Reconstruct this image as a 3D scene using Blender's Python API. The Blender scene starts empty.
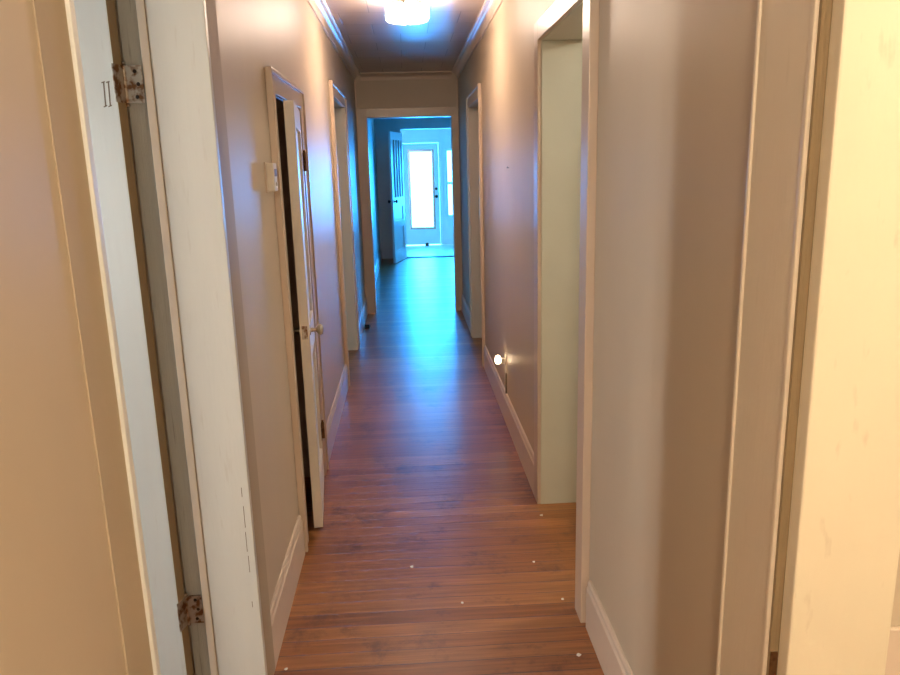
import bpy, bmesh, math, random
from mathutils import Vector, Matrix
random.seed(7)
scn = bpy.context.scene
C = scn.collection
PI = math.pi

# ------------------------------------------------------------------ materials
def new_mat(name):
    m = bpy.data.materials.new(name); m.use_nodes = True
    nt = m.node_tree
    return m, nt, nt.nodes, nt.links, nt.nodes['Principled BSDF']

def paint(name, col, rough=0.38, spec=0.5, mottling=0.06, bump=0.06, scale=60, stain=None, stain_amt=0.0, stretch=(1, 1, 1), coat=0.0):
    """Brushed semi-gloss paint: faint mottling, orange-peel bump and optional worn specks."""
    m, nt, N, L, b = new_mat(name)
    tc = N.new('ShaderNodeTexCoord')
    mp = N.new('ShaderNodeMapping'); mp.inputs['Scale'].default_value = stretch
    L.new(tc.outputs['Object'], mp.inputs['Vector'])
    n1 = N.new('ShaderNodeTexNoise'); n1.inputs['Scale'].default_value = 5; n1.inputs['Detail'].default_value = 4
    L.new(mp.outputs[0], n1.inputs['Vector'])
    mix = N.new('ShaderNodeMix'); mix.data_type = 'RGBA'
    L.new(n1.outputs['Fac'], mix.inputs['Factor'])
    mix.inputs['A'].default_value = (*[c*(1-mottling) for c in col], 1)
    mix.inputs['B'].default_value = (*[min(1, c*(1+mottling)) for c in col], 1)
    last = mix.outputs['Result']
    if stain:
        n3 = N.new('ShaderNodeTexNoise'); n3.inputs['Scale'].default_value = 14; n3.inputs['Detail'].default_value = 6
        L.new(mp.outputs[0], n3.inputs['Vector'])
        r = N.new('ShaderNodeValToRGB'); r.color_ramp.elements[0].position = 0.64; r.color_ramp.elements[1].position = 0.74
        L.new(n3.outputs['Fac'], r.inputs['Fac'])
        mul = N.new('ShaderNodeMath'); mul.operation = 'MULTIPLY'; mul.inputs[1].default_value = stain_amt
        L.new(r.outputs['Color'], mul.inputs[0])
        m2 = N.new('ShaderNodeMix'); m2.data_type = 'RGBA'
        L.new(mul.outputs[0], m2.inputs['Factor']); L.new(last, m2.inputs['A']); m2.inputs['B'].default_value = (*stain, 1)
        last = m2.outputs['Result']
    L.new(last, b.inputs['Base Color'])
    b.inputs['Roughness'].default_value = rough
    b.inputs['Specular IOR Level'].default_value = spec
    b.inputs['Coat Weight'].default_value = coat
    b.inputs['Coat Roughness'].default_value = 0.25
    n2 = N.new('ShaderNodeTexNoise'); n2.inputs['Scale'].default_value = scale; n2.inputs['Detail'].default_value = 3
    L.new(mp.outputs[0], n2.inputs['Vector'])
    bp = N.new('ShaderNodeBump'); bp.inputs['Strength'].default_value = bump; bp.inputs['Distance'].default_value = 0.01
    L.new(n2.outputs['Fac'], bp.inputs['Height']); L.new(bp.outputs[0], b.inputs['Normal'])
    return m

def metal(name, col, rough=0.3, rust=None, rust_amt=0.0):
    m, nt, N, L, b = new_mat(name)
    b.inputs['Metallic'].default_value = 0.9; b.inputs['Roughness'].default_value = rough
    tc = N.new('ShaderNodeTexCoord'); n = N.new('ShaderNodeTexNoise'); n.inputs['Scale'].default_value = 45; n.inputs['Detail'].default_value = 5
    L.new(tc.outputs['Object'], n.inputs['Vector'])
    r = N.new('ShaderNodeValToRGB'); r.color_ramp.elements[0].position = 0.45; r.color_ramp.elements[1].position = 0.6
    r.color_ramp.elements[0].color = (*col, 1); r.color_ramp.elements[1].color = (*(rust or [c*.85 for c in col]), 1)
    L.new(n.outputs['Fac'], r.inputs['Fac']); L.new(r.outputs[0], b.inputs['Base Color'])
    return m

TAN = (0.60, 0.505, 0.39)
M = {}
M['wall'] = paint('tan_wall_paint', TAN, 0.45, 0.36, 0.04, 0.035, 25, stretch=(1, 1, 0.25))
M['trim'] = paint('tan_trim_paint', (0.64, 0.51, 0.40), 0.3, 0.5, 0.04, 0.04, 40, stain=(0.30, 0.24, 0.18), stain_amt=0.12, stretch=(3, 3, 0.4))
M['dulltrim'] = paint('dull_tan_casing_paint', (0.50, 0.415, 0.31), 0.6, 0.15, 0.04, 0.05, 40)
M['base'] = paint('baseboard_paint', (0.72, 0.60, 0.50), 0.34, 0.5, 0.04, 0.03, 40, stain=(0.35, 0.28, 0.22), stain_amt=0.15)
M['crown'] = paint('crown_paint', (0.74, 0.64, 0.56), 0.3, 0.5, 0.03, 0.02, 40)
M['white'] = paint('old_white_paint', (0.75, 0.775, 0.76), 0.38, 0.5, 0.05, 0.06, 30, stain=(0.45, 0.42, 0.36), stain_amt=0.2, stretch=(4, 4, 0.5))
M['cream'] = paint('cream_jamb_paint', (0.82, 0.74, 0.58), 0.42, 0.4, 0.03, 0.05, 30, stain=(0.40, 0.28, 0.18), stain_amt=0.2, stretch=(3, 3, 0.9))
M['green'] = paint('greyed_white_paint', (0.62, 0.61, 0.50), 0.4, 0.4, 0.05, 0.05, 30)
M['streak'] = paint('worn_rabbet_paint', (0.46, 0.47, 0.43), 0.45, 0.4, 0.12, 0.25, 30, stain=(0.16, 0.15, 0.13), stain_amt=0.6, stretch=(14, 14, 0.35))
M['brown'] = paint('brown_shade_and_dirt', (0.32, 0.24, 0.14), 0.55, 0.3, 0.1, 0.2, 30, stain=(0.18, 0.12, 0.07), stain_amt=0.5, stretch=(8, 8, 0.4))  # rabbet's shade put into the brown; also the dirty door edge
M['beige'] = paint('beige_stop_paint', (0.74, 0.66, 0.55), 0.4, 0.4)
M['porchwall'] = paint('porch_wall_paint', (0.78, 0.80, 0.78), 0.5, 0.4)
M['doorwhite'] = paint('front_door_paint', (0.78, 0.80, 0.80), 0.35, 0.5)
M['dark'] = paint('dark_rubber', (0.015, 0.015, 0.016), 0.5, 0.3)
M['shadowroom'] = paint('unlit_room_paint', (0.30, 0.25, 0.2), 0.6, 0.3)  # darkness of the unlit rooms put into the wall colour
M['lightcasing'] = paint('pale_tan_casing_paint', (0.78, 0.69, 0.56), 0.42, 0.4, 0.03, 0.05, 40, stain=(0.4, 0.3, 0.2), stain_amt=0.1, stretch=(3, 3, 0.5))
M['closet'] = paint('closet_shade_paint', (0.05, 0.04, 0.035), 0.8, 0.1)  # near black stands in for the unlit room's darkness
M['plastic'] = paint('cream_plastic', (0.74, 0.68, 0.58), 0.6, 0.25, 0.01, 0)
M['rail'] = paint('dark_raceway', (0.2, 0.15, 0.11), 0.5, 0.3)
M['brass'] = metal('aged_knob_metal', (0.48, 0.42, 0.33), 0.28)
M['rusty'] = metal('rusty_hinge_metal', (0.50, 0.46, 0.40), 0.45, (0.20, 0.10, 0.05))
M['rust'] = metal('rusted_brown_metal', (0.22, 0.12, 0.06), 0.6, (0.12, 0.06, 0.03))
M['screw'] = metal('dark_screw_metal', (0.05, 0.04, 0.035), 0.5)
M['nickel'] = metal('nickel_metal', (0.6, 0.57, 0.52), 0.25)
M['flake'] = paint('white_paint_flake', (0.9, 0.87, 0.8), 0.5, 0.4)

def floor_material():
    m, nt, N, L, b = new_mat('worn_strip_wood')
    tc = N.new('ShaderNodeTexCoord')
    br = N.new('ShaderNodeTexBrick')
    br.offset = 0.37; br.offset_frequency = 3; br.squash = 1.0
    br.inputs['Scale'].default_value = 1
    br.inputs['Brick Width'].default_value = 4.1; br.inputs['Row Height'].default_value = 0.078
    br.inputs['Mortar Size'].default_value = 0.0016; br.inputs['Mortar Smooth'].default_value = 0.3; br.inputs['Bias'].default_value = 0.0
    br.inputs['Color1'].default_value = (0, 0, 0, 1); br.inputs['Color2'].default_value = (1, 1, 1, 1)
    br.inputs['Mortar'].default_value = (0.5, 0.5, 0.5, 1)
    wob = N.new('ShaderNodeTexNoise'); wob.inputs['Scale'].default_value = 0.9
    L.new(tc.outputs['Object'], wob.inputs['Vector'])
    sc = N.new('ShaderNodeVectorMath'); sc.operation = 'MULTIPLY'; sc.inputs[1].default_value = (0.0, 0.03, 0.0)
    L.new(wob.outputs['Color'], sc.inputs[0])
    ad = N.new('ShaderNodeVectorMath'); ad.operation = 'ADD'
    L.new(tc.outputs['Object'], ad.inputs[0]); L.new(sc.outputs[0], ad.inputs[1])
    sh = N.new('ShaderNodeVectorMath'); sh.operation = 'ADD'; sh.inputs[1].default_value = (0.7, 0.02, 0)
    L.new(ad.outputs[0], sh.inputs[0]); L.new(sh.outputs[0], br.inputs['Vector'])
    tint = N.new('ShaderNodeValToRGB')
    cr = tint.color_ramp
    cr.elements[0].position = 0.0; cr.elements[0].color = (0.255, 0.090, 0.024, 1)
    cr.elements[1].position = 1.0; cr.elements[1].color = (0.40, 0.168, 0.050, 1)
    e = cr.elements.new(0.5); e.color = (0.31, 0.115, 0.032, 1)
    L.new(br.outputs['Color'], tint.inputs['Fac'])
    mp = N.new('ShaderNodeMapping'); mp.inputs['Scale'].default_value = (1.6, 34, 1)
    L.new(ad.outputs[0], mp.inputs['Vector'])
    gr = N.new('ShaderNodeTexNoise'); gr.inputs['Scale'].default_value = 1.5; gr.inputs['Detail'].default_value = 7; gr.inputs['Roughness'].default_value = 0.65
    L.new(mp.outputs[0], gr.inputs['Vector'])
    grr = N.new('ShaderNodeMapRange'); grr.inputs['From Min'].default_value = 0.3; grr.inputs['From Max'].default_value = 0.7
    grr.inputs['To Min'].default_value = 0.62; grr.inputs['To Max'].default_value = 1.32
    L.new(gr.outputs['Fac'], grr.inputs['Value'])
    mul = N.new('ShaderNodeMix'); mul.data_type = 'RGBA'; mul.blend_type = 'MULTIPLY'; mul.inputs['Factor'].default_value = 1
    L.new(tint.outputs[0], mul.inputs['A']); L.new(grr.outputs[0], mul.inputs['B'])
    # dark scuffs worn into the middle boards
    st = N.new('ShaderNodeTexNoise'); st.inputs['Scale'].default_value = 4.0; st.inputs['Detail'].default_value = 12; st.inputs['Roughness'].default_value = 0.72
    L.new(tc.outputs['Object'], st.inputs['Vector'])
    sr = N.new('ShaderNodeValToRGB'); sr.color_ramp.elements[0].position = 0.54; sr.color_ramp.elements[1].position = 0.68
    L.new(st.outputs['Fac'], sr.inputs['Fac'])
    sm = N.new('ShaderNodeMath'); sm.operation = 'MULTIPLY'; sm.inputs[1].default_value = 0.75
    L.new(sr.outputs[0], sm.inputs[0])
    m3 = N.new('ShaderNodeMix'); m3.data_type = 'RGBA'
    L.new(sm.outputs[0], m3.inputs['Factor']); L.new(mul.outputs['Result'], m3.inputs['A']); m3.inputs['B'].default_value = (0.05, 0.022, 0.014, 1)
    # joints
    m4 = N.new('ShaderNodeMix'); m4.data_type = 'RGBA'
    L.new(br.outputs['Fac'], m4.inputs['Factor']); L.new(m3.outputs['Result'], m4.inputs['A']); m4.inputs['B'].default_value = (0.045, 0.018, 0.01, 1)
    L.new(m4.outputs['Result'], b.inputs['Base Color'])
    rr = N.new('ShaderNodeMapRange'); rr.inputs['To Min'].default_value = 0.22; rr.inputs['To Max'].default_value = 0.44
    L.new(gr.outputs['Fac'], rr.inputs['Value']); L.new(rr.outputs[0], b.inputs['Roughness'])
    b.inputs['Specular IOR Level'].default_value = 0.5
    # boards cup slightly, so every board catches the light on its own
    hn = N.new('ShaderNodeMath'); hn.operation = 'MULTIPLY'; hn.inputs[1].default_value = -1.0
    L.new(br.outputs['Fac'], hn.inputs[0])
    hb = N.new('ShaderNodeMath'); hb.operation = 'MULTIPLY_ADD'; hb.inputs[1].default_value = 0.5
    L.new(gr.outputs['Fac'], hb.inputs[0]); L.new(hn.outputs[0], hb.inputs[2])
    hc = N.new('ShaderNodeMath'); hc.operation = 'MULTIPLY_ADD'; hc.inputs[1].default_value = 0.35
    L.new(br.outputs['Color'], hc.inputs[0]); L.new(hb.outputs[0], hc.inputs[2])
    bp = N.new('ShaderNodeBump'); bp.inputs['Strength'].default_value = 0.6; bp.inputs['Distance'].default_value = 0.005
    L.new(hc.outputs[0], bp.inputs['Height']); L.new(bp.outputs[0], b.inputs['Normal'])
    return m
M['floor'] = floor_material()

def ceiling_material():
    m, nt, N, L, b = new_mat('painted_ceiling_tile')
    tc = N.new('ShaderNodeTexCoord')
    br = N.new('ShaderNodeTexBrick'); br.offset = 0.5
    br.inputs['Scale'].default_value = 1; br.inputs['Brick Width'].default_value = 0.41; br.inputs['Row Height'].default_value = 0.41
    br.inputs['Mortar Size'].default_value = 0.004; br.inputs['Mortar Smooth'].default_value = 0.6
    br.inputs['Color1'].default_value = (0.62, 0.52, 0.45, 1); br.inputs['Color2'].default_value = (0.55, 0.46, 0.39, 1); br.inputs['Mortar'].default_value = (0.34, 0.27, 0.22, 1)
    L.new(tc.outputs['Object'], br.inputs['Vector']); L.new(br.outputs['Color'], b.inputs['Base Color'])
    b.inputs['Roughness'].default_value = 0.31
    n = N.new('ShaderNodeTexNoise'); n.inputs['Scale'].default_value = 9
    L.new(tc.outputs['Object'], n.inputs['Vector'])
    h = N.new('ShaderNodeMath'); h.operation = 'MULTIPLY_ADD'; h.inputs[1].default_value = -1.0
    L.new(br.outputs['Fac'], h.inputs[0]); L.new(n.outputs['Fac'], h.inputs[2])
    bp = N.new('ShaderNodeBump'); bp.inputs['Strength'].default_value = 0.3; bp.inputs['Distance'].default_value = 0.006
    L.new(h.outputs[0], bp.inputs['Height']); L.new(bp.outputs[0], b.inputs['Normal'])
    return m
M['ceiling'] = ceiling_material()

def emissive(name, col, strength, ribs=False):
    m, nt, N, L, b = new_mat(name)
    b.inputs['Base Color'].default_value = (*col, 1); b.inputs['Roughness'].default_value = 0.3
    b.inputs['Emission Color'].default_value = (*col, 1); b.inputs['Emission Strength'].default_value = strength
    return m
M['lampglass'] = emissive('lit_frosted_glass', (1.0, 0.76, 0.58), 36.0)
M['bulb'] = emissive('night_light_shade', (1.0, 0.75, 0.48), 8.0)

def glass_material():
    m, nt, N, L, b = new_mat('thin_window_glass')
    out = N['Material Output']
    t = N.new('ShaderNodeBsdfTransparent'); g = N.new('ShaderNodeBsdfGlossy'); g.inputs['Roughness'].default_value = 0.03
    f = N.new('ShaderNodeFresnel'); f.inputs['IOR'].default_value = 1.45
    mx = N.new('ShaderNodeMixShader')
    L.new(f.outputs[0], mx.inputs[0]); L.new(t.outputs[0], mx.inputs[1]); L.new(g.outputs[0], mx.inputs[2]); L.new(mx.outputs[0], out.inputs['Surface'])
    return m
M['glass'] = glass_material()

def porch_floor_material():
    m, nt, N, L, b = new_mat('pale_porch_floor')
    tc = N.new('ShaderNodeTexCoord'); n = N.new('ShaderNodeTexNoise'); n.inputs['Scale'].default_value = 6
    L.new(tc.outputs['Object'], n.inputs['Vector'])
    r = N.new('ShaderNodeValToRGB'); r.color_ramp.elements[0].color = (0.55, 0.6, 0.56, 1); r.color_ramp.elements[1].color = (0.7, 0.74, 0.7, 1)
    L.new(n.outputs['Fac'], r.inputs['Fac']); L.new(r.outputs[0], b.inputs['Base Color']); b.inputs['Roughness'].default_value = 0.3
    return m
M['porchfloor'] = porch_floor_material()

# ------------------------------------------------------------------ mesh helpers
def new_bm(): return bmesh.new()

def add_box(bm, x0, x1, y0, y1, z0, z1, bevel=0.0):
    vs = [bm.verts.new((x, y, z)) for x in (x0, x1) for y in (y0, y1) for z in (z0, z1)]
    F = [(0, 1, 3, 2), (4, 6, 7, 5), (0, 4, 5, 1), (2, 3, 7, 6), (0, 2, 6, 4), (1, 5, 7, 3)]
    fs = [bm.faces.new([vs[i] for i in f]) for f in F]
    if bevel > 0:
        es = set(e for f in fs for e in f.edges)
        bmesh.ops.bevel(bm, geom=list(es), offset=bevel, segments=2, affect='EDGES', profile=0.6)

def add_extrude(bm, prof, axis, a, b):
    """Extrude a closed 2-D profile along world axis 'Y', 'Z' or 'X' from a to b (profile coordinates are the other two axes in order)."""
    def P(u, v, t):
        return {'X': (t, u, v), 'Y': (u, t, v), 'Z': (u, v, t)}[axis]
    r0 = [bm.verts.new(P(u, v, a)) for u, v in prof]; r1 = [bm.verts.new(P(u, v, b)) for u, v in prof]
    n = len(prof)
    for i in range(n):
        bm.faces.new((r0[i], r0[(i+1) % n], r1[(i+1) % n], r1[i]))
    bm.faces.new(r0); bm.faces.new(list(reversed(r1)))

def add_lathe(bm, prof, center, axis=Vector((0, 0, 1)), seg=32, rib=0.0, nrib=0):
    """Revolve (radius, height) pairs around axis through center."""
    q = axis.normalized().to_track_quat('Z', 'Y').to_matrix()
    rings = []
    for r, h in prof:
        if r < 1e-6:
            rings.append([bm.verts.new(Vector(center) + q @ Vector((0, 0, h)))])
        else:
            ring = []
            for i in range(seg):
                a = 2*PI*i/seg
                rr = r*(1 + (rib*math.cos(nrib*a) if nrib else 0))
                ring.append(bm.verts.new(Vector(center) + q @ Vector((rr*math.cos(a), rr*math.sin(a), h))))
            rings.append(ring)
    for A, B in zip(rings, rings[1:]):
        for i in range(seg):
            j = (i+1) % seg
            if len(A) == 1 and len(B) == 1: continue
            if len(A) == 1: bm.faces.new((A[0], B[i], B[j]))
            elif len(B) == 1: bm.faces.new((A[i], A[j], B[0]))
            else: bm.faces.new((A[i], A[j], B[j], B[i]))

def obj(name, bm, mat, parent=None, smooth=False, loc=None):
    bmesh.ops.recalc_face_normals(bm, faces=bm.faces[:])
    me = bpy.data.meshes.new(name); bm.to_mesh(me); bm.free()
    me.materials.append(M[mat] if isinstance(mat, str) else mat)
    if smooth:
        for p in me.polygons: p.use_smooth = True
        me.set_sharp_from_angle(angle=math.radians(40))
    o = bpy.data.objects.new(name, me); C.objects.link(o)
    if parent: o.parent = parent
    if loc: o.location = loc
    return o

def tag(o, label, cat, group=None, kind=None):
    o['label'] = label; o['category'] = cat
    if group: o['group'] = group
    if kind: o['kind'] = kind
    return o

def empty(name, loc=(0, 0, 0), rz=0.0):
    o = bpy.data.objects.new(name, None); C.objects.link(o)
    o.empty_display_size = 0.1; o.location = loc; o.rotation_euler = (0, 0, rz)
    return o

def struct(name, bm, mat, label, cat):
    return tag(obj(name, bm, mat), label, cat, kind='structure')

# ------------------------------------------------------------------ dimensions (metres; hall runs along +Y)
XL, XR = -0.524, 0.608          # hall wall faces
T = 0.225                       # wall thickness
H = 2.66                        # ceiling
YB, YE = -2.2, 8.57             # back wall and end wall
JT = 0.02                       # jamb board
# openings: (y0, y1, head)
L1 = (1.30, 2.112, 2.17); L2 = (3.14, 3.865, 1.945); L3 = (5.70, 6.78, 2.17)
R1 = (0.24, 1.085, 2.17); R2 = (2.50, 3.39, 2.17); R3 = (6.12, 7.10, 2.17)
EX0, EX1, EH = -0.405, 0.525, 2.19
YM = 13.9                       # partition at the far side of the front room
YF = 16.2                       # porch outer wall
MXR = 2.6                       # front room right side

# ------------------------------------------------------------------ floors / ceilings
bm = new_bm(); add_box(bm, -3.6, 3.2, YB, YM, -0.12, 0.0)
struct('floor', bm, 'floor', 'worn reddish brown strip wood floor laid across the hallway', 'floor')
bm = new_bm(); add_box(bm, -2.0, 3.2, YM, YF+0.15, -0.14, -0.012)
struct('floor_porch', bm, 'porchfloor', 'pale floor of the bright porch beyond the hallway', 'floor')
bm = new_bm(); add_box(bm, XL-T, XR+T, YB, YE, H, H+0.1)
struct('ceiling', bm, 'ceiling', 'tan painted square tile ceiling above the hallway', 'ceiling')
bm = new_bm()
add_box(bm, -3.6, XL-T, YB, YE, H, H+0.1); add_box(bm, XR+T, 3.2, YB, YE, H, H+0.1)
struct('ceiling_side_rooms', bm, 'porchwall', 'ceilings of the rooms beside the hallway', 'ceiling')
bm = new_bm(); add_box(bm, -2.0, 3.2, YE, YF+0.15, H, H+0.1)
struct('ceiling_front_room', bm, 'porchwall', 'ceiling of the bright front room past the hallway end', 'ceiling')

# ------------------------------------------------------------------ walls with openings
def wall_along_y(x0, x1, y0, y1, ops):
    bm = new_bm(); y = y0
    for a, b, h in ops:
        add_box(bm, x0, x1, y, a-JT, 0, H); add_box(bm, x0, x1, a-JT, b+JT, h+JT, H); y = b+JT
    add_box(bm, x0, x1, y, y1, 0, H)
    return bm
struct('wall_left', wall_along_y(XL-T, XL, YB, YE, (L1, L2, L3)), 'wall', 'tan painted left wall of the hallway with three doorways', 'wall')
struct('wall_right', wall_along_y(XR, XR+T, YB, YE, (R1, R2, R3)), 'wall', 'tan painted right wall of the hallway with open doorways', 'wall')
bm = new_bm(); add_box(bm, XL, XR, YB-0.12, YB, 0, H)
struct('wall_back', bm, 'wall', 'tan wall behind the viewer closing the hallway', 'wall')
bm = new_bm()
add_box(bm, -3.0, EX0-JT, YE, YE+0.13, 0, H); add_box(bm, EX1+JT, MXR, YE, YE+0.13, 0, H); add_box(bm, EX0-JT, EX1+JT, YE, YE+0.13, EH+JT, H)
struct('wall_end', bm, 'wall', 'tan wall over the doorway at the hallway end', 'wall')
# front room
bm = new_bm(); add_box(bm, XL-0.15, XL, YE+0.13, YM, 0, H)
struct('wall_front_room_left', bm, 'porchwall', 'blue lit left wall of the front room past the hallway', 'wall')
bm = new_bm()
add_box(bm, MXR, MXR+0.15, YE, YM, 0, H)
struct('wall_front_room_right', bm, 'porchwall', 'right wall of the front room', 'wall')
PX0, PX1, PH = -0.07, 1.9, 2.32
bm = new_bm()
add_box(bm, XL, PX0, YM, YM+0.12, 0, H); add_box(bm, PX1, MXR+0.15, YM, YM+0.12, 0, H); add_box(bm, PX0, PX1, YM, YM+0.12, PH, H)
struct('wall_partition', bm, 'porchwall', 'shaded wall between the front room and the bright porch', 'wall')
# porch: outer wall with door hole and windows
DX0, DX1, DH = -0.05, 0.70, 2.14
WX0, WX1, WZ0, WZ1 = 0.84, 1.55, 0.58, 2.02
bm = new_bm()
add_box(bm, -2.0, DX0-0.06, YF, YF+0.15, 0, H); add_box(bm, DX0-0.06, DX1+0.06, YF, YF+0.15, DH+0.06, H)
add_box(bm, DX1+0.06, WX0, YF, YF+0.15, 0, H); add_box(bm, WX1, 3.2, YF, YF+0.15, 0, H)
add_box(bm, WX0, WX1, YF, YF+0.15, 0, WZ0); add_box(bm, WX0, WX1, YF, YF+0.15, WZ1, H)
struct('wall_porch_front', bm, 'porchwall', 'pale porch wall around the glazed front door', 'wall')
bm = new_bm(); add_box(bm, -2.0, -1.85, YM+0.12, YF, 0, H); add_box(bm, 3.05, 3.2, YM+0.12, YF, 0, H)
struct('wall_porch_sides', bm, 'porchwall', 'side walls of the bright porch', 'wall')

# ------------------------------------------------------------------ side rooms (simple shells seen through the doorways)
bm = new_bm()
LW0, LW1 = 0.10, 0.60
add_box(bm, -3.6, -3.45, -0.9, LW0, 0, H); add_box(bm, -3.6, -3.45, LW1, 2.85, 0, H)
add_box(bm, -3.6, -3.45, LW0, LW1, 0, 0.75); add_box(bm, -3.6, -3.45, LW0, LW1, 2.1, H)
add_box(bm, -3.45, XL-T, -0.9, -0.78, 0, H); add_box(bm, -3.45, XL-T, 2.73, 2.85, 0, H)
struct('wall_left_bedroom', bm, 'porchwall', 'pale walls of the room behind the left white door', 'wall')
bm = new_bm()
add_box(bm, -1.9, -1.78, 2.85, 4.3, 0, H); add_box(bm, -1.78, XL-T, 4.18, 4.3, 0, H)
struct('wall_left_closet', bm, 'closet', 'room behind the ajar door with its darkness painted on the walls', 'wall')
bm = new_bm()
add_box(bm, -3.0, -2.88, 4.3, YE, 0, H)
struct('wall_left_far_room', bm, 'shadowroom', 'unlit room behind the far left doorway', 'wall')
bm = new_bm()
add_box(bm, 3.05, 3.2, -0.9, 1.9, 0, H); add_box(bm, XR+T, 3.05, -0.9, -0.78, 0, H); add_box(bm, XR+T, 3.05, 1.5, 1.62, 0, H)
struct('wall_right_bath', bm, 'wall', 'tan wall of the room behind the near right doorway', 'wall')
bm = new_bm()
add_box(bm, 3.05, 3.2, 1.9, 4.6, 0, H); add_box(bm, XR+T, 3.2, 4.5, 4.62, 0, H)
struct('wall_right_room', bm, 'porchwall', 'walls of the room behind the middle right doorway', 'wall')
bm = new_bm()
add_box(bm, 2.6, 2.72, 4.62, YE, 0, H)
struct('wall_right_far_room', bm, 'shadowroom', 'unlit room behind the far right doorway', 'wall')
bm = new_bm()
add_box(bm, XR+T, 3.05, 1.486, 1.5, 0.0, 0.52); add_box(bm, XR+T, 3.05, 1.472, 1.5, 0.52, 0.545, 0.004)
struct('trim_9', bm, 'base', 'low wainscot with a ledge beyond the near right doorway', 'wainscot')

# ------------------------------------------------------------------ baseboards
BH = 0.19
def base_profile(face, s):
    # (x, z) ; s=+1 when the board grows toward +x
    return [(face, 0.0), (face+s*0.017, 0.0), (face+s*0.017, BH-0.03), (face+s*0.012, BH-0.022), (face+s*0.011, BH-0.008), (face+s*0.006, BH), (face, BH)]
CW = 0.125                      # casing width
def baseboard(name, face, s, segs, label):
    bm = new_bm()
    for a, b in segs: add_extrude(bm, base_profile(face, s), 'Y', a, b)
    struct(name, bm, 'base', label, 'baseboard')
baseboard('baseboard_left', XL, 1, [(YB, L1[0]-CW), (L1[1]+CW, L2[0]-CW), (L2[1]+CW, L3[0]-CW), (L3[1]+CW, YE-0.02)], 'cream baseboard along the foot of the left hallway wall')
baseboard('baseboard_right', XR, -1, [(YB, R1[0]-CW), (1.286, R2[0]-CW), (R2[1]+CW*.25, R3[0]-CW), (R3[1]+CW, YE-0.02)], 'cream baseboard along the foot of the right hallway wall')
bm = new_bm()
add_extrude(bm, base_profile(XL, 1), 'Y', YE+0.15, 9.2); add_extrude(bm, base_profile(XL, 1), 'Y', 10.2, YM)
struct('baseboard_front_room', bm, 'base', 'baseboard along the left side of the front room', 'baseboard')
bm = new_bm(); add_box(bm, -1.85, DX0-0.1, YF-0.02, YF, 0, 0.12); add_box(bm, DX1+0.1, 3.05, YF-0.02, YF, 0, 0.12)
struct('baseboard_porch', bm, 'doorwhite', 'white baseboard beside the glazed front door', 'baseboard')

# ------------------------------------------------------------------ crown mouldings
def crown_prof(face, s):
    P = [(0, H), (0, H-0.075), (0.012, H-0.075), (0.014, H-0.062)]
    for k in range(7):
        a = k/6*PI/2
        P.append((0.014+0.042*(1-math.cos(a)), H-0.060+0.042*math.sin(a)))
    P += [(0.064, H-0.016), (0.070, H-0.012), (0.070, H)]
    return [(face+s*u, v) for u, v in P]
bm = new_bm(); add_extrude(bm, crown_prof(XL, 1), 'Y', YB, YE)
struct('trim_1', bm, 'crown', 'pale crown moulding along the top of the left wall', 'crown moulding')
bm = new_bm(); add_extrude(bm, crown_prof(XR, -1), 'Y', YB, YE)
struct('trim_2', bm, 'crown', 'pale crown moulding along the top of the right wall', 'crown moulding')
bm = new_bm(); add_extrude(bm, [(p, z) for p, z in crown_prof(YE, -1)], 'X', XL+0.07, XR-0.07)
struct('trim_3', bm, 'trim', 'crown moulding across the wall at the hallway end', 'crown moulding')

# ------------------------------------------------------------------ doorway trim
def casing(bm, face, s, op, w=CW, near=True, far=True, nw=None, fw=None, band=True, th=0.018, nth=None):
    """flat board casing with a raised outer back band on the hall side of an opening"""
    y0, y1, h = op; nw = nw or w; fw = fw or w
    X = sorted((face, face+s*th)); XB = sorted((face, face+s*(th+0.009)))
    top = h + JT + w - JT
    if near:
        XN = sorted((face, face+s*(nth or th)))
        add_box(bm, *XN, y0-nw+ (0.018 if band else 0), y0-0.003, 0, top-0.018, min(0.003, 0.3*(nth or th)))
        if band: add_box(bm, *XB, y0-nw, y0-nw+0.018, 0, top, 0.004)
    if far:
        add_box(bm, *X, y1+0.003, y1+fw-(0.018 if band else 0), 0, top-0.018, 0.003)
        if band: add_box(bm, *XB, y1+fw-0.018, y1+fw, 0, top, 0.004)
    add_box(bm, *X, y0-0.003, y1+0.003, h+0.003, top-0.018, 0.003)
    if band: add_box(bm, *XB, y0-nw+0.018, y1+fw-0.018, top-0.018, top, 0.004)

def jamb(bm, x0, x1, op, near=True, far=True, head=True):
    y0, y1, h = op
    if near: add_box(bm, x0, x1, y0-JT, y0, 0, h, 0.002)
    if far: add_box(bm, x0, x1, y1, y1+JT, 0, h, 0.002)
    if head: add_box(bm, x0, x1, y0-JT, y1+JT, h, h+JT, 0.002)

def doorway(name, label, face, s, op, jmat, **kw):
    t = empty(name, (0, 0, 0)); tag(t, label, 'door frame', kind='structure')
    bm = new_bm(); casing(bm, face, s, op, **kw); obj('casing', bm, 'trim', t)
    X = sorted((face+s*0.001, face-s*(T+0.001)))
    if jmat:
        bm = new_bm(); jamb(bm, *X, op); obj('jamb', bm, jmat, t)
    return t

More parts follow.
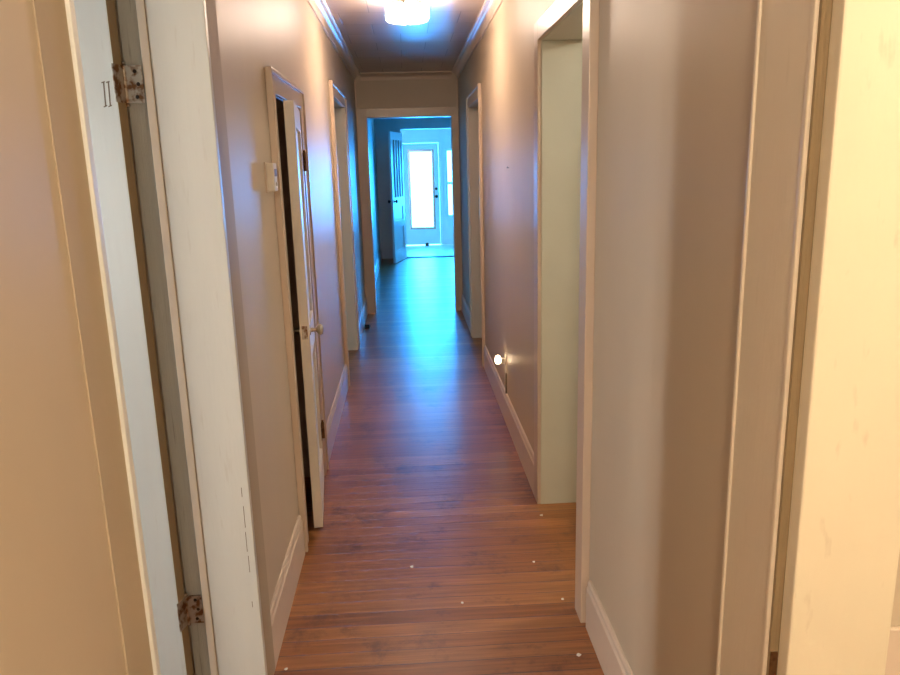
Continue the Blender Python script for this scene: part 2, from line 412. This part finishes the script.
# near left doorway: white far jamb with rabbet and stop
t = empty('trim_4'); tag(t, 'white doorway frame with a hinged door, nearest on the left', 'door frame', kind='structure')
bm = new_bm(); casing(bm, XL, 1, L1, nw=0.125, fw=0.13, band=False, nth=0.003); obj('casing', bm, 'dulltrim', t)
bm = new_bm(); y0, y1, h = L1
add_box(bm, XL-T+0.095, XL+0.0185, y1-0.012, y1+0.012, 0, h, 0.003)         # wide white face
add_box(bm, XL-T, XL+0.01, y0-JT, y0, 0, h, 0.003)
add_box(bm, XL-T, XL+0.01, y0, y1-0.012, h, h+JT, 0.003)
obj('jamb', bm, 'white', t)
bm = new_bm(); add_box(bm, XL-T+0.020, XL-T+0.072, y1-0.002, y1+0.018, 0, h, 0.002)
obj('rabbet', bm, 'streak', t)
bm = new_bm()
for dx, z0, z1 in ((0, .70, .73), (.001, .60, .67), (.0, .52, .585), (.0015, .45, .505), (.0, .33, .35)): add_box(bm, XL-0.004+dx, XL-0.0025+dx, y1-0.0128, y1-0.0115, z0, z1)
obj('paint_crack', bm, 'rail', t)
bm = new_bm(); add_box(bm, XL-T+0.072, XL-T+0.094, y1-0.016, y1+0.012, 0, h, 0.003)
obj('stop', bm, 'beige', t)

doorway('trim_5', 'tan door frame around the ajar door on the left', XL, 1, L2, 'trim', w=0.095, nw=0.11, fw=0.11)
doorway('trim_6', 'tan frame of the open doorway far along the left wall', XL, 1, L3, 'trim', w=0.10)
doorway('trim_7', 'greyed white frame of the wide open doorway in the right wall', XR, -1, R2, 'green', w=0.10, band=False, th=0.018, nth=0.03)
doorway('trim_8', 'tan frame of the open doorway far along the right wall', XR, -1, R3, 'trim', w=0.10)

# near right doorway: wide casing, rabbet coloured brown for its shade, deep cream jamb
t = empty('trim_10'); tag(t, 'cream doorway frame with a rabbet coloured brown for its shade, nearest on the right', 'door frame', kind='structure')
bm = new_bm()
y0, y1, h = R1
add_box(bm, XR-0.018, XR, y1+0.024, y1+0.187, 0, h+0.15, 0.003)
add_box(bm, XR-0.022, XR, y1+0.187, y1+0.197, 0, h+0.17, 0.004)
add_box(bm, XR-0.022, XR, y1+0.012, y1+0.024, 0, h+0.15, 0.003)
add_box(bm, XR-0.018, XR, y0-0.14, y1+0.012, h+0.02, h+0.15, 0.003)
add_box(bm, XR-0.018, XR, y0-0.14, y0-0.004, 0, h+0.02, 0.003)
obj('casing', bm, 'lightcasing', t)
bm = new_bm(); add_box(bm, XR-0.016, XR+0.018, y1+0.004, y1+0.011, 0, h); obj('rabbet', bm, 'brown', t)
bm = new_bm()
add_box(bm, XR-0.003, XR+0.170, y1-0.03, y1+0.003, 0, h, 0.004); add_box(bm, XR+0.018, XR+0.170, y1+0.003, y1+0.019, 0, h)
add_box(bm, XR, XR+T+0.012, y0-JT, y0, 0, h, 0.003)
add_box(bm, XR+0.001, XR+T+0.012, y0, y1-0.03, h, h+JT, 0.003)
obj('jamb', bm, 'cream', t)
bm = new_bm(); add_box(bm, XR+0.172, XR+T, y1+0.008, y1+0.019, 0, 0.85, 0.003); obj('wainscot_end', bm, 'base', t)
bm = new_bm(); add_box(bm, XR-0.016, XR-0.0035, y1+0.001, y1+0.004, 0.75, 0.825, 0.001)
obj('strike_plate', bm, 'rust', t)

# doorway at the hallway end
t = empty('trim_11'); tag(t, 'shaded tan frame around the doorway at the hallway end', 'door frame', kind='structure')
bm = new_bm()
add_box(bm, XL+0.002, EX0-0.003, YE-0.02, YE, 0, EH+0.10, 0.003); add_box(bm, EX1+0.003, XR-0.002, YE-0.02, YE, 0, EH+0.10, 0.003)
add_box(bm, EX0-0.003, EX1+0.003, YE-0.02, YE, EH+0.003, EH+0.10, 0.003)
obj('casing', bm, 'trim', t)
bm = new_bm()
add_box(bm, EX0-JT, EX0, YE-0.001, YE+0.131, 0, EH, 0.002); add_box(bm, EX1, EX1+JT, YE-0.001, YE+0.131, 0, EH, 0.002)
add_box(bm, EX0-JT, EX1+JT, YE-0.001, YE+0.131, EH, EH+JT, 0.002)
obj('jamb', bm, 'white', t)
# thin corner strips between the end wall and the side walls
bm = new_bm(); add_box(bm, XL, XL+0.022, YE-0.022, YE, EH+0.10, H-0.075, 0.004); add_box(bm, XR-0.022, XR, YE-0.022, YE, EH+0.10, H-0.075, 0.004)
struct('trim_12', bm, 'trim', 'thin corner strips beside the wall over the end doorway', 'trim')
# casing of a closed door on the left of the front room
t = empty('trim_13'); tag(t, 'pale door frame on the left side of the front room', 'door frame', kind='structure')
bm = new_bm(); op = (9.33, 10.07, 2.1); casing(bm, XL, 1, op, w=0.12); obj('casing', bm, 'doorwhite', t)
bm = new_bm(); add_box(bm, XL, XL+0.008, 9.33, 10.07, 0, 2.1)
for a, b, c, d in ((9.43, 9.66, 1.1, 1.95), (9.74, 9.97, 1.1, 1.95), (9.43, 9.66, 0.25, 0.95), (9.74, 9.97, 0.25, 0.95)):
    add_box(bm, XL+0.008, XL+0.016, a, b, c, d, 0.004)
obj('door_panel', bm, 'doorwhite', t)
# trim of the porch opening with its threshold
t = empty('trim_14'); tag(t, 'pale trim and threshold of the opening to the porch', 'door frame', kind='structure')
bm = new_bm()
add_box(bm, PX0-0.09, PX0, YM-0.018, YM, 0, PH+0.09, 0.003); add_box(bm, PX0, PX1, YM-0.018, YM, PH, PH+0.09, 0.003); add_box(bm, PX1, PX1+0.09, YM-0.018, YM, 0, PH+0.09, 0.003)
obj('casing', bm, 'doorwhite', t)
bm = new_bm(); add_box(bm, PX0, PX1, YM-0.03, YM+0.12, 0.0, 0.018, 0.005); obj('threshold', bm, 'rail', t)

# ------------------------------------------------------------------ hinges and knobs
def hinge(parent, knuckle, jamb_dir, leaf_dir, normal_j, normal_l, z, hgt, w, mat='rusty'):
    """butt hinge: two leaves, five knuckles, pin tips; directions are 2-D unit vectors in the parent's frame"""
    bm = new_bm()
    kx, ky = knuckle; r = 0.0065
    for d, n in ((jamb_dir, normal_j), (leaf_dir, normal_l)):
        d = Vector((*d, 0)); n = Vector((*n, 0))
        a = Vector((kx, ky, 0)) + d*0.002; b = a + d*w; th = 0.0025
        pts = [(a, 0), (b, 0), (b, th), (a, th)]
        prof = [((p+n*q).x, (p+n*q).y) for p, q in pts]
        add_extrude(bm, prof, 'Z', z-hgt/2, z+hgt/2)
    kc = 5
    for i in range(kc):
        z0 = z-hgt/2+i*hgt/kc+0.0006; z1 = z-hgt/2+(i+1)*hgt/kc-0.0006
        add_lathe(bm, [(0, 0), (r, 0), (r, z1-z0), (0, z1-z0)], (kx, ky, z0), seg=14)
    for zz, sgn in ((z+hgt/2, 1), (z-hgt/2, -1)):
        add_lathe(bm, [(0.004, 0), (0.0068, 0.003), (0.006, 0.008), (0, 0.012)], (kx, ky, zz), Vector((0, 0, sgn)), seg=14)
    hg = obj('hinge', bm, mat, parent, smooth=True)
    bm = new_bm()
    d = Vector((*jamb_dir, 0)); n = Vector((*normal_j, 0))
    for k, (fz, fd) in enumerate(((0.34, 0.62), (0.0, 0.75), (-0.34, 0.62))):
        c = Vector((kx, ky, 0)) + d*(w*fd) + n*0.0024
        add_lathe(bm, [(0.0052, 0), (0.0045, 0.0012), (0, 0.0014)], (c.x, c.y, z+fz*hgt), n, seg=12)
    obj('screw', bm, 'screw', hg)
    return hg

# ------------------------------------------------------------------ door 1: white door swung back into the left room
HX, HY = XL-T+0.022, L1[1]-0.012
OPEN = math.radians(106)
dr = empty('door_1', (HX, HY, 0), 0.0)
tag(dr, 'old white door with rusty hinges swung open at the left edge', 'door', kind='structure')
d1 = Vector((math.sin(-OPEN), -math.cos(-OPEN), 0))      # leaf direction
n1 = Vector((math.cos(-OPEN), math.sin(-OPEN), 0))       # thickness direction (face that looks at the hall when shut)
def leaf_panelled(wid, hgt, th, panels, z0=0.012, recess=0.008):
    """door leaf in local coordinates: x = thickness 0..th, y = -(distance from the hinge)"""
    bm = new_bm()
    ys = sorted(set([0.004, wid]+[p[0] for p in panels]+[p[1] for p in panels]))
    zs = sorted(set([z0, z0+hgt]+[p[2] for p in panels]+[p[3] for p in panels]))
    for i in range(len(ys)-1):
        for j in range(len(zs)-1):
            cy, cz = (ys[i]+ys[i+1])/2, (zs[j]+zs[j+1])/2
            ins = any(p[0] < cy < p[1] and p[2] < cz < p[3] for p in panels)
            if not ins:
                add_box(bm, 0.001, th, -ys[i+1], -ys[i], zs[j], zs[j+1])
    bmesh.ops.remove_doubles(bm, verts=bm.verts[:], dist=1e-5)
    # drop the coincident inner faces
    seen = {}
    for f in bm.faces:
        seen.setdefault(tuple(sorted(v.index for v in f.verts)), []).append(f)
    bm.verts.index_update()
    seen = {}
    for f in bm.faces[:]:
        seen.setdefault(tuple(sorted(v.index for v in f.verts)), []).append(f)
    bmesh.ops.delete(bm, geom=[f for fs in seen.values() if len(fs) > 1 for f in fs], context='FACES_ONLY')
    return bm
leafroot = Matrix.Rotation(-OPEN, 4, 'Z')
PAN = [(0.115, 0.73, 0.22, 0.82), (0.115, 0.73, 0.95, 1.98)]
bm = leaf_panelled(0.835, 2.12, 0.036, PAN)
bm.transform(leafroot); lf = obj('leaf', bm, 'white', dr)
bm = new_bm(); add_box(bm, 0.0015, 0.0345, -0.004, -0.0030, 0.012, 2.13); bm.transform(leafroot); obj('hinge_edge', bm, 'brown', dr)
for a, b, c, d in PAN:
    bm = new_bm(); add_box(bm, 0.012, 0.026, -b, -a, c, d); bm.transform(leafroot); obj('panel', bm, 'white', dr)
# carved pair of strokes on the stile
bm = new_bm()
for k in range(2):
    yy = -0.022-0.014*k
    add_extrude(bm, [(yy, 1.885), (yy-0.0035, 1.885), (yy-0.006, 1.826), (yy-0.0025, 1.826)], 'X', 0.0362, 0.0368)
    add_extrude(bm, [(yy+0.002, 1.888), (yy-0.008, 1.886), (yy-0.008, 1.883), (yy+0.002, 1.885)], 'X', 0.0362, 0.0369)
    add_extrude(bm, [(yy+0.0, 1.829), (yy-0.010, 1.826), (yy-0.010, 1.823), (yy+0.0, 1.826)], 'X', 0.0362, 0.0369)
bm.transform(leafroot); obj('carved_mark', bm, 'rail', lf)
bm = new_bm()
add_lathe(bm, [(0.02, 0), (0.022, 0.006), (0.009, 0.01), (0.009, 0.035), (0.024, 0.045), (0.028, 0.058), (0.02, 0.07), (0, 0.073)], (0.036, -0.77, 0.93), Vector((1, 0, 0)), seg=20)
bm.transform(leafroot); obj('knob', bm, 'brass', dr, smooth=True)
for z in (1.882, 0.332):
    hinge(dr, (-0.002, 0.004), (1, 0), (n1.x, n1.y), (0, -1), (-d1.x, -d1.y), z, 0.095, 0.046)

# ------------------------------------------------------------------ door 2: tan-edged white door ajar on the left
OP2 = math.radians(5.5)
w2, th2, h2 = 0.60, 0.042, 1.92
dr = empty('door_2', (XL+0.012, L2[1]-0.003, 0), OP2)
w2 = L2[1]-L2[0]-0.006-0.095
tag(dr, 'narrow cream panelled door standing ajar on the left wall', 'door', kind='structure')
PAN = [(0.09, w2-0.09, 0.20, 0.80), (0.09, w2-0.09, 0.95, 1.83)]
bm = leaf_panelled(w2, h2, th2, PAN); bm.transform(Matrix.Translation((-th2, 0, 0))); lf2 = obj('leaf', bm, 'beige', dr)
for a, b, c, d in PAN:
    bm = new_bm(); add_box(bm, -0.027, -0.013, -b, -a, c, d); obj('panel', bm, 'white', dr)
for s in (1, -1):
    bm = new_bm()
    x0 = 0.0 if s > 0 else -th2
    add_lathe(bm, [(0.0, 0), (0.024, 0.0), (0.024, 0.003), (0.010, 0.006), (0.008, 0.026), (0.012, 0.030), (0.024, 0.038), (0.027, 0.048), (0.022, 0.058), (0.010, 0.063), (0, 0.064)], (x0, -w2+0.055, 0.95), Vector((s, 0, 0)), seg=22)
    obj('knob', bm, 'brass', dr, smooth=True)
bm = new_bm(); add_box(bm, -th2*0.8, -th2*0.2, -w2-0.0012, -w2+0.0005, 0.92, 0.98); obj('latch_plate', bm, 'rusty', dr)
for z in (1.69, 0.27):
    bm = new_bm()
    add_lathe(bm, [(0, 0), (0.008, 0), (0.008, 0.09), (0.005, 0.094), (0.007, 0.1), (0, 0.104)], (0.009, 0.0, z-0.045), seg=14)
    add_box(bm, 0.0, 0.0025, -0.045, 0.0, z-0.045, z+0.045)
    obj('hinge', bm, 'rust', dr, smooth=True)

# ------------------------------------------------------------------ far door leaf standing open by the porch
fy = YM-0.03
ang = math.atan2(-0.21, 0.83)
dr = empty('door_3', (PX0+0.01, fy, 0), -math.radians(14))
tag(dr, 'white door with dark upright bars on its upper panel standing open before the porch', 'door', kind='structure')
wl, hl = 0.82, 2.24
PAN = [(0.13, wl-0.13, 0.22, 0.62), (0.13, wl-0.13, 0.74, 0.98), (0.07, wl-0.07, 1.14, 2.12)]
bm = leaf_panelled(wl, hl, 0.038, PAN, z0=0.012); bm.transform(Matrix.Translation((-0.019, 0, 0))); lf3 = obj('leaf', bm, 'doorwhite', dr)
for a, b, c, d in PAN[:2]:
    bm = new_bm(); add_box(bm, -0.006, 0.006, -b, -a, c, d); obj('panel', bm, 'doorwhite', dr)
bm = new_bm(); a, b, c, d = PAN[2]; add_box(bm, -0.003, 0.003, -b, -a, c, d); pn = obj('panel', bm, 'doorwhite', dr)
for k in range(1, 4):
    yy = -(a+(b-a)*k/4); bm = new_bm(); add_box(bm, -0.016, 0.016, yy-0.018, yy+0.018, c, d); obj('muntin', bm, 'rail', dr)
for s in (1, -1):
    bm = new_bm(); add_lathe(bm, [(0, 0), (0.028, 0), (0.028, 0.004), (0.01, 0.008), (0.01, 0.03), (0.027, 0.04), (0.029, 0.054), (0.018, 0.066), (0, 0.068)], (0.019*s, -wl+0.06, 1.08), Vector((s, 0, 0)), seg=16)
    obj('knob', bm, 'dark', dr, smooth=True)

# ------------------------------------------------------------------ glazed front door
dr = empty('door_4', ((DX0+DX1)/2, YF, 0))
tag(dr, 'white front door with one tall bright glass pane', 'door', kind='structure')
hw = (DX1-DX0)/2
GX, GZ0, GZ1 = 0.245, 0.37, 1.98
bm = new_bm()
add_box(bm, -hw, -GX, 0.02, 0.065, 0.01, DH); add_box(bm, GX, hw, 0.02, 0.065, 0.01, DH)
add_box(bm, -GX, GX, 0.02, 0.065, 0.01, GZ0); add_box(bm, -GX, GX, 0.02, 0.065, GZ1, DH)
obj('leaf', bm, 'doorwhite', dr)
bm = new_bm()
for x0, x1, z0, z1 in ((-GX-0.03, -GX+0.012, GZ0-0.03, GZ1+0.03), (GX-0.012, GX+0.03, GZ0-0.03, GZ1+0.03), (-GX+0.012, GX-0.012, GZ0-0.03, GZ0+0.012), (-GX+0.012, GX-0.012, GZ1-0.012, GZ1+0.03)):
    add_box(bm, x0, x1, 0.008, 0.02, z0, z1, 0.003)
obj('glazing_bead', bm, 'nickel', dr)
bm = new_bm(); add_box(bm, -GX, GX, 0.040, 0.045, GZ0, GZ1); obj('pane', bm, 'glass', dr)
bm = new_bm()
for x0, x1, z0, z1 in ((-hw-0.10, -hw-0.004, 0, DH+0.10), (hw+0.004, hw+0.085, 0, DH+0.10), (-hw-0.004, hw+0.004, DH+0.004, DH+0.10)):
    add_box(bm, x0, x1, -0.02, 0.0, z0, z1, 0.003)
for x0, x1, z0, z1 in ((-hw-0.06, -hw-0.004, 0, DH+0.05), (hw+0.004, hw+0.06, 0, DH+0.05), (-hw-0.004, hw+0.004, DH+0.004, DH+0.05)):
    add_box(bm, x0, x1, 0.0, 0.14, z0, z1)
obj('frame', bm, 'doorwhite', dr)
bm = new_bm(); add_lathe(bm, [(0, 0), (0.032, 0), (0.032, 0.005), (0.012, 0.01), (0.012, 0.03), (0.03, 0.042), (0.032, 0.056), (0.02, 0.068), (0, 0.07)], (hw-0.065, 0.02, 1.03), Vector((0, -1, 0)), seg=18)
obj('knob', bm, 'dark', dr, smooth=True)
bm = new_bm(); add_lathe(bm, [(0, 0), (0.028, 0), (0.028, 0.012), (0.02, 0.02), (0, 0.02)], (hw-0.065, 0.02, 1.19), Vector((0, -1, 0)), seg=18)
obj('deadbolt', bm, 'dark', dr, smooth=True)

# ------------------------------------------------------------------ windows
def window_facing_y(name, label, x0, x1, z0, z1, yw):
    w = empty(name, ((x0+x1)/2, yw, z0)); tag(w, label, 'window', kind='structure')
    hx = (x1-x0)/2; hz = z1-z0
    bm = new_bm()
    for a, b, c, d in ((-hx-0.045, -hx, -0.08, hz+0.08), (hx, hx+0.08, -0.08, hz+0.08), (-hx, hx, hz, hz+0.08), (-hx, hx, -0.08, 0)):
        add_box(bm, a, b, -0.02, 0, c, d, 0.003)
    obj('window_frame', bm, 'doorwhite', w)
    m = hz*0.5
    for z_0, z_1, yy in ((0.0, m+0.02, 0.03), (m-0.02, hz, 0.07)):
        bm = new_bm()
        for a, b, c, d in ((-hx, -hx+0.045, z_0, z_1), (hx-0.045, hx, z_0, z_1), (-hx+0.045, hx-0.045, z_0, z_0+0.045), (-hx+0.045, hx-0.045, z_1-0.045, z_1)):
            add_box(bm, a, b, yy, yy+0.035, c, d)
        sa = obj('sash', bm, 'doorwhite', w)
        bm = new_bm(); add_box(bm, -hx+0.045, hx-0.045, yy+0.015, yy+0.019, z_0+0.045, z_1-0.045); obj('pane', bm, 'glass', sa)
    return w
window_facing_y('window_1', 'bright double hung window right of the front door', WX0, WX1, WZ0, WZ1, YF)

def window_facing_x(name, label, y0, y1, z0, z1, xw, s, nv=2):
    """window in a wall across X; s = +1 when the room lies toward +x"""
    w = empty(name, (xw, (y0+y1)/2, z0)); tag(w, label, 'window', kind='structure')
    hy = (y1-y0)/2; hz = z1-z0
    bm = new_bm()
    X = sorted((0, s*0.02))
    for a, b, c, d in ((-hy-0.08, -hy, -0.08, hz+0.08), (hy, hy+0.08, -0.08, hz+0.08), (-hy, hy, hz, hz+0.08), (-hy, hy, -0.08, 0)):
        add_box(bm, *X, a, b, c, d, 0.003)
    obj('window_frame', bm, 'doorwhite', w)
    X = sorted((-s*0.04, -s*0.075)); XP = sorted((-s*0.055, -s*0.059))
    for k in range(nv):
        a, b = -hy+2*hy*k/nv, -hy+2*hy*(k+1)/nv
        bm = new_bm()
        for p, q_, c, d in ((a, a+0.04, 0, hz), (b-0.04, b, 0, hz), (a+0.04, b-0.04, 0, 0.045), (a+0.04, b-0.04, hz-0.045, hz)):
            add_box(bm, *X, p, q_, c, d)
        sa = obj('sash', bm, 'doorwhite', w)
        bm = new_bm(); add_box(bm, *XP, a+0.04, b-0.04, 0.045, hz-0.045); obj('pane', bm, 'glass', sa)
window_facing_x('window_2', 'window of the room behind the near left door', LW0, LW1, 0.75, 2.1, -3.45, 1, 2)

# ------------------------------------------------------------------ things
# ceiling lights
def ceiling_light(loc, label):
    t = empty('ceiling_light', loc); tag(t, label, 'ceiling light')
    bm = new_bm(); add_lathe(bm, [(0, 0), (0.10, 0), (0.105, -0.006), (0.10, -0.022), (0.092, -0.03), (0.09, -0.054), (0, -0.056)], (0, 0, 0), seg=40)
    obj('canopy', bm, 'nickel', t, smooth=True)
    bm = new_bm(); add_lathe(bm, [(0.085, -0.056), (0.123, -0.057), (0.127, -0.061), (0.129, -0.07), (0.131, -0.11), (0.129, -0.128), (0.122, -0.138), (0.10, -0.143), (0.05, -0.146), (0.0, -0.147)], (0, 0, 0), seg=120, rib=0.006, nrib=30)
    obj('shade', bm, 'lampglass', t, smooth=True)
    for k in range(3):
        bm = new_bm(); a = 2*PI*k/3+0.35
        c, s_ = math.cos(a), math.sin(a)
        add_extrude(bm, [(c*0.10-s_*0.008, s_*0.10+c*0.008), (c*0.10+s_*0.008, s_*0.10-c*0.008), (c*0.135+s_*0.008, s_*0.135-c*0.008), (c*0.135-s_*0.008, s_*0.135+c*0.008)], 'Z', -0.066, -0.040)
        obj('clip', bm, 'nickel', t)
    bm = new_bm(); add_lathe(bm, [(0.012, 0), (0.013, -0.004), (0.007, -0.009), (0.009, -0.014), (0, -0.019)], (0, 0, -0.146), seg=18)
    obj('finial', bm, 'nickel', t, smooth=True)
    return t
ceiling_light((0.045, 4.86, H), 'lit white round flush ceiling light with ribbed glass shade')

# thermostat on the left wall, just before the ajar door
t = empty('thermostat', (XL, 2.90, 1.575)); tag(t, 'small cream thermostat box on the left wall beside ajar door', 'thermostat')
bm = new_bm(); add_box(bm, 0, 0.006, -0.04, 0.04, -0.004, 0.108, 0.002); obj('back_plate', bm, 'trim', t)
bm = new_bm(); add_box(bm, 0.006, 0.034, -0.034, 0.034, 0.0, 0.104, 0.004); obj('cover', bm, 'plastic', t)
bm = new_bm(); add_box(bm, 0.034, 0.0352, -0.022, 0.022, 0.055, 0.082, 0.0004); obj('dial_window', bm, 'rail', t)
bm = new_bm(); add_box(bm, 0.034, 0.039, -0.006, 0.006, 0.020, 0.034, 0.001); obj('lever', bm, 'plastic', t)

# outlet and its night light on the right wall
OY, OZ = 4.68, 0.385
t = empty('wall_outlet', (XR, OY, OZ)); tag(t, 'tan electrical outlet plate low on the right wall', 'outlet')
bm = new_bm(); add_box(bm, -0.006, 0, -0.037, 0.037, -0.06, 0.06, 0.002); obj('cover_plate', bm, 'plastic', t)
bm = new_bm()
for zc in (-0.024, 0.024): add_box(bm, -0.008, -0.006, -0.016, 0.016, zc-0.014, zc+0.014, 0.001)
obj('socket', bm, 'plastic', t)
bm = new_bm(); add_box(bm, -0.012, -0.001, -0.037-0.006, -0.037, -0.195, -0.058, 0.001); obj('raceway', bm, 'rail', t)
t = empty('night_light', (XR-0.008, OY, OZ+0.02)); tag(t, 'glowing white night light plugged into the right wall outlet', 'night light')
bm = new_bm(); add_box(bm, -0.028, 0, -0.017, 0.017, -0.022, 0.014, 0.004); obj('plug_body', bm, 'plastic', t)
bm = new_bm(); add_lathe(bm, [(0.0, -0.018), (0.014, -0.016), (0.019, -0.006), (0.020, 0.012), (0.016, 0.03), (0.008, 0.038), (0, 0.04)], (-0.046, 0, -0.004), seg=20)
obj('lamp_shade', bm, 'bulb', t, smooth=True)

# nail
bm = new_bm(); add_lathe(bm, [(0, 0.0), (0.0016, 0.0), (0.0016, 0.010), (0.006, 0.010), (0.006, 0.012), (0, 0.0125)], (0, 0, 0), Vector((-1, 0, 0.25)), seg=10)
tag(obj('nail', bm, 'screw', None, loc=(XR, 4.47, 1.632)), 'small dark nail left in the right wall above the outlet', 'nail')

# door stop and a small dark block
bm = new_bm(); add_lathe(bm, [(0, 0), (0.04, 0), (0.042, 0.02), (0.036, 0.05), (0.02, 0.066), (0, 0.07)], (0, 0, 0), seg=20)
tag(obj('door_stop', bm, 'dark', None, True, loc=(0.40, YF-0.12, -0.012)), 'small black round door stop at the foot of the front door', 'door stop')
bm = new_bm(); add_extrude(bm, [(0.0, 0.0), (0.13, 0.0), (0.13, 0.012), (0.0, 0.045)], 'Y', -0.025, 0.025)
o = obj('dark_block', bm, 'dark', None, loc=(XL+0.052, 7.72, 0.0)); o.rotation_euler = (0, 0, math.radians(88))
tag(o, 'small dark block on the floor by the left baseboard near the hallway end', 'door wedge')

# paint flakes on the boards
def flake(x, y, r, label):
    bm = new_bm(); n = 7
    ring = [(math.cos(2*PI*k/n)*r*random.uniform(.6, 1.2), math.sin(2*PI*k/n)*r*random.uniform(.6, 1.2)) for k in range(n)]
    add_extrude(bm, ring, 'Z', 0.0, 0.0025)
    tag(obj('paint_flake', bm, 'flake', None, loc=(x, y, 0.0)), label, 'paint flake', 'paint flakes on the floor')
FL = [
    (0.154, 2.573, 0.007, 'bright paint flake in the middle of the floor in the foreground'),
    (0.590, 3.270, 0.008, 'paint flake on the floor at the far corner of the right doorway'),
    (-0.470, 2.240, 0.007, 'paint flake against the left baseboard at the bottom of the photo'),
    (0.531, 2.221, 0.008, 'paint flake beside the near end of the right baseboard'),
    (0.481, 2.847, 0.006, 'small paint flake on the boards in front of the right doorway'),
    (-0.038, 2.859, 0.009, 'dull paint flake on the boards left of the middle'),
    (0.545, 2.560, 0.006, 'paint flake by the near corner of the right doorway'),
]
for x, y, r, lab in FL: flake(x, y, r, lab)

# ------------------------------------------------------------------ lights
def area(name, loc, direction, sx, sy, col, power):
    l = bpy.data.lights.new(name, 'AREA'); l.shape = 'RECTANGLE'; l.size = sx; l.size_y = sy; l.color = col; l.energy = power
    o = bpy.data.objects.new(name, l); C.objects.link(o); o.location = loc
    o.rotation_euler = Vector(direction).to_track_quat('-Z', 'Y').to_euler()
    return o
SKY = (0.010, 0.31, 1.0)
area('daylight_front_door', ((DX0+DX1)/2, YF+0.4, 1.2), (0, -1, 0), 0.9, 2.0, SKY, 240)
area('daylight_porch_window', ((WX0+WX1)/2, YF+0.4, 1.3), (0, -1, 0), 0.9, 1.6, SKY, 170)
area('daylight_left_room', (-3.9, (LW0+LW1)/2, 1.45), (1, 0, 0), LW1-LW0, 1.4, (1.0, 0.97, 0.92), 82)
def bulb(name, loc, col, power, r=0.08):
    l = bpy.data.lights.new(name, 'POINT'); l.color = col; l.energy = power; l.shadow_soft_size = r
    o = bpy.data.objects.new(name, l); C.objects.link(o); o.location = loc
bulb('fill_back_hall', (-0.15, -1.3, 2.3), (1.0, 0.88, 0.68), 46, 0.15)  # fill light added behind the camera to even out the hall
bulb('lamp_right_room', (1.7, 0.25, 2.2), (1.0, 0.82, 0.53), 28)
bulb('fill_middle_right_room', (1.9, 2.9, 2.4), (1.0, 0.94, 0.80), 21)  # fill light added to brighten the doorway, no source seen

w = bpy.data.worlds.new('World'); scn.world = w; w.use_nodes = True
bg = w.node_tree.nodes['Background']; bg.inputs['Color'].default_value = (0.22, 0.74, 1.0, 1); bg.inputs['Strength'].default_value = 3.0

# ------------------------------------------------------------------ camera
F, PITCH, YAW, ROLL, CH = 743.5, 0.22624, 0.05212, -0.02641, 1.65
cp, sp, cy, sy = math.cos(PITCH), math.sin(PITCH), math.cos(YAW), math.sin(YAW)
fwd = Vector((sy*cp, cy*cp, -sp)); right = Vector((cy, -sy, 0)); up = right.cross(fwd)
r2 = math.cos(ROLL)*right + math.sin(ROLL)*up; u2 = -math.sin(ROLL)*right + math.cos(ROLL)*up
cam = bpy.data.cameras.new('Camera'); co = bpy.data.objects.new('Camera', cam); C.objects.link(co)
mw = Matrix.Identity(4)
for i in range(3):
    mw[i][0] = r2[i]; mw[i][1] = u2[i]; mw[i][2] = -fwd[i]
mw[0][3], mw[1][3], mw[2][3] = 0, 0, CH
co.matrix_world = mw
cam.sensor_width = 36; cam.lens = F/900*36; cam.clip_start = 0.02
scn.camera = co
scn.view_settings.view_transform = 'Standard'; scn.view_settings.look = 'None'
scn.view_settings.exposure = 0.98; scn.view_settings.gamma = 1.0; scn.view_settings.use_curve_mapping = False
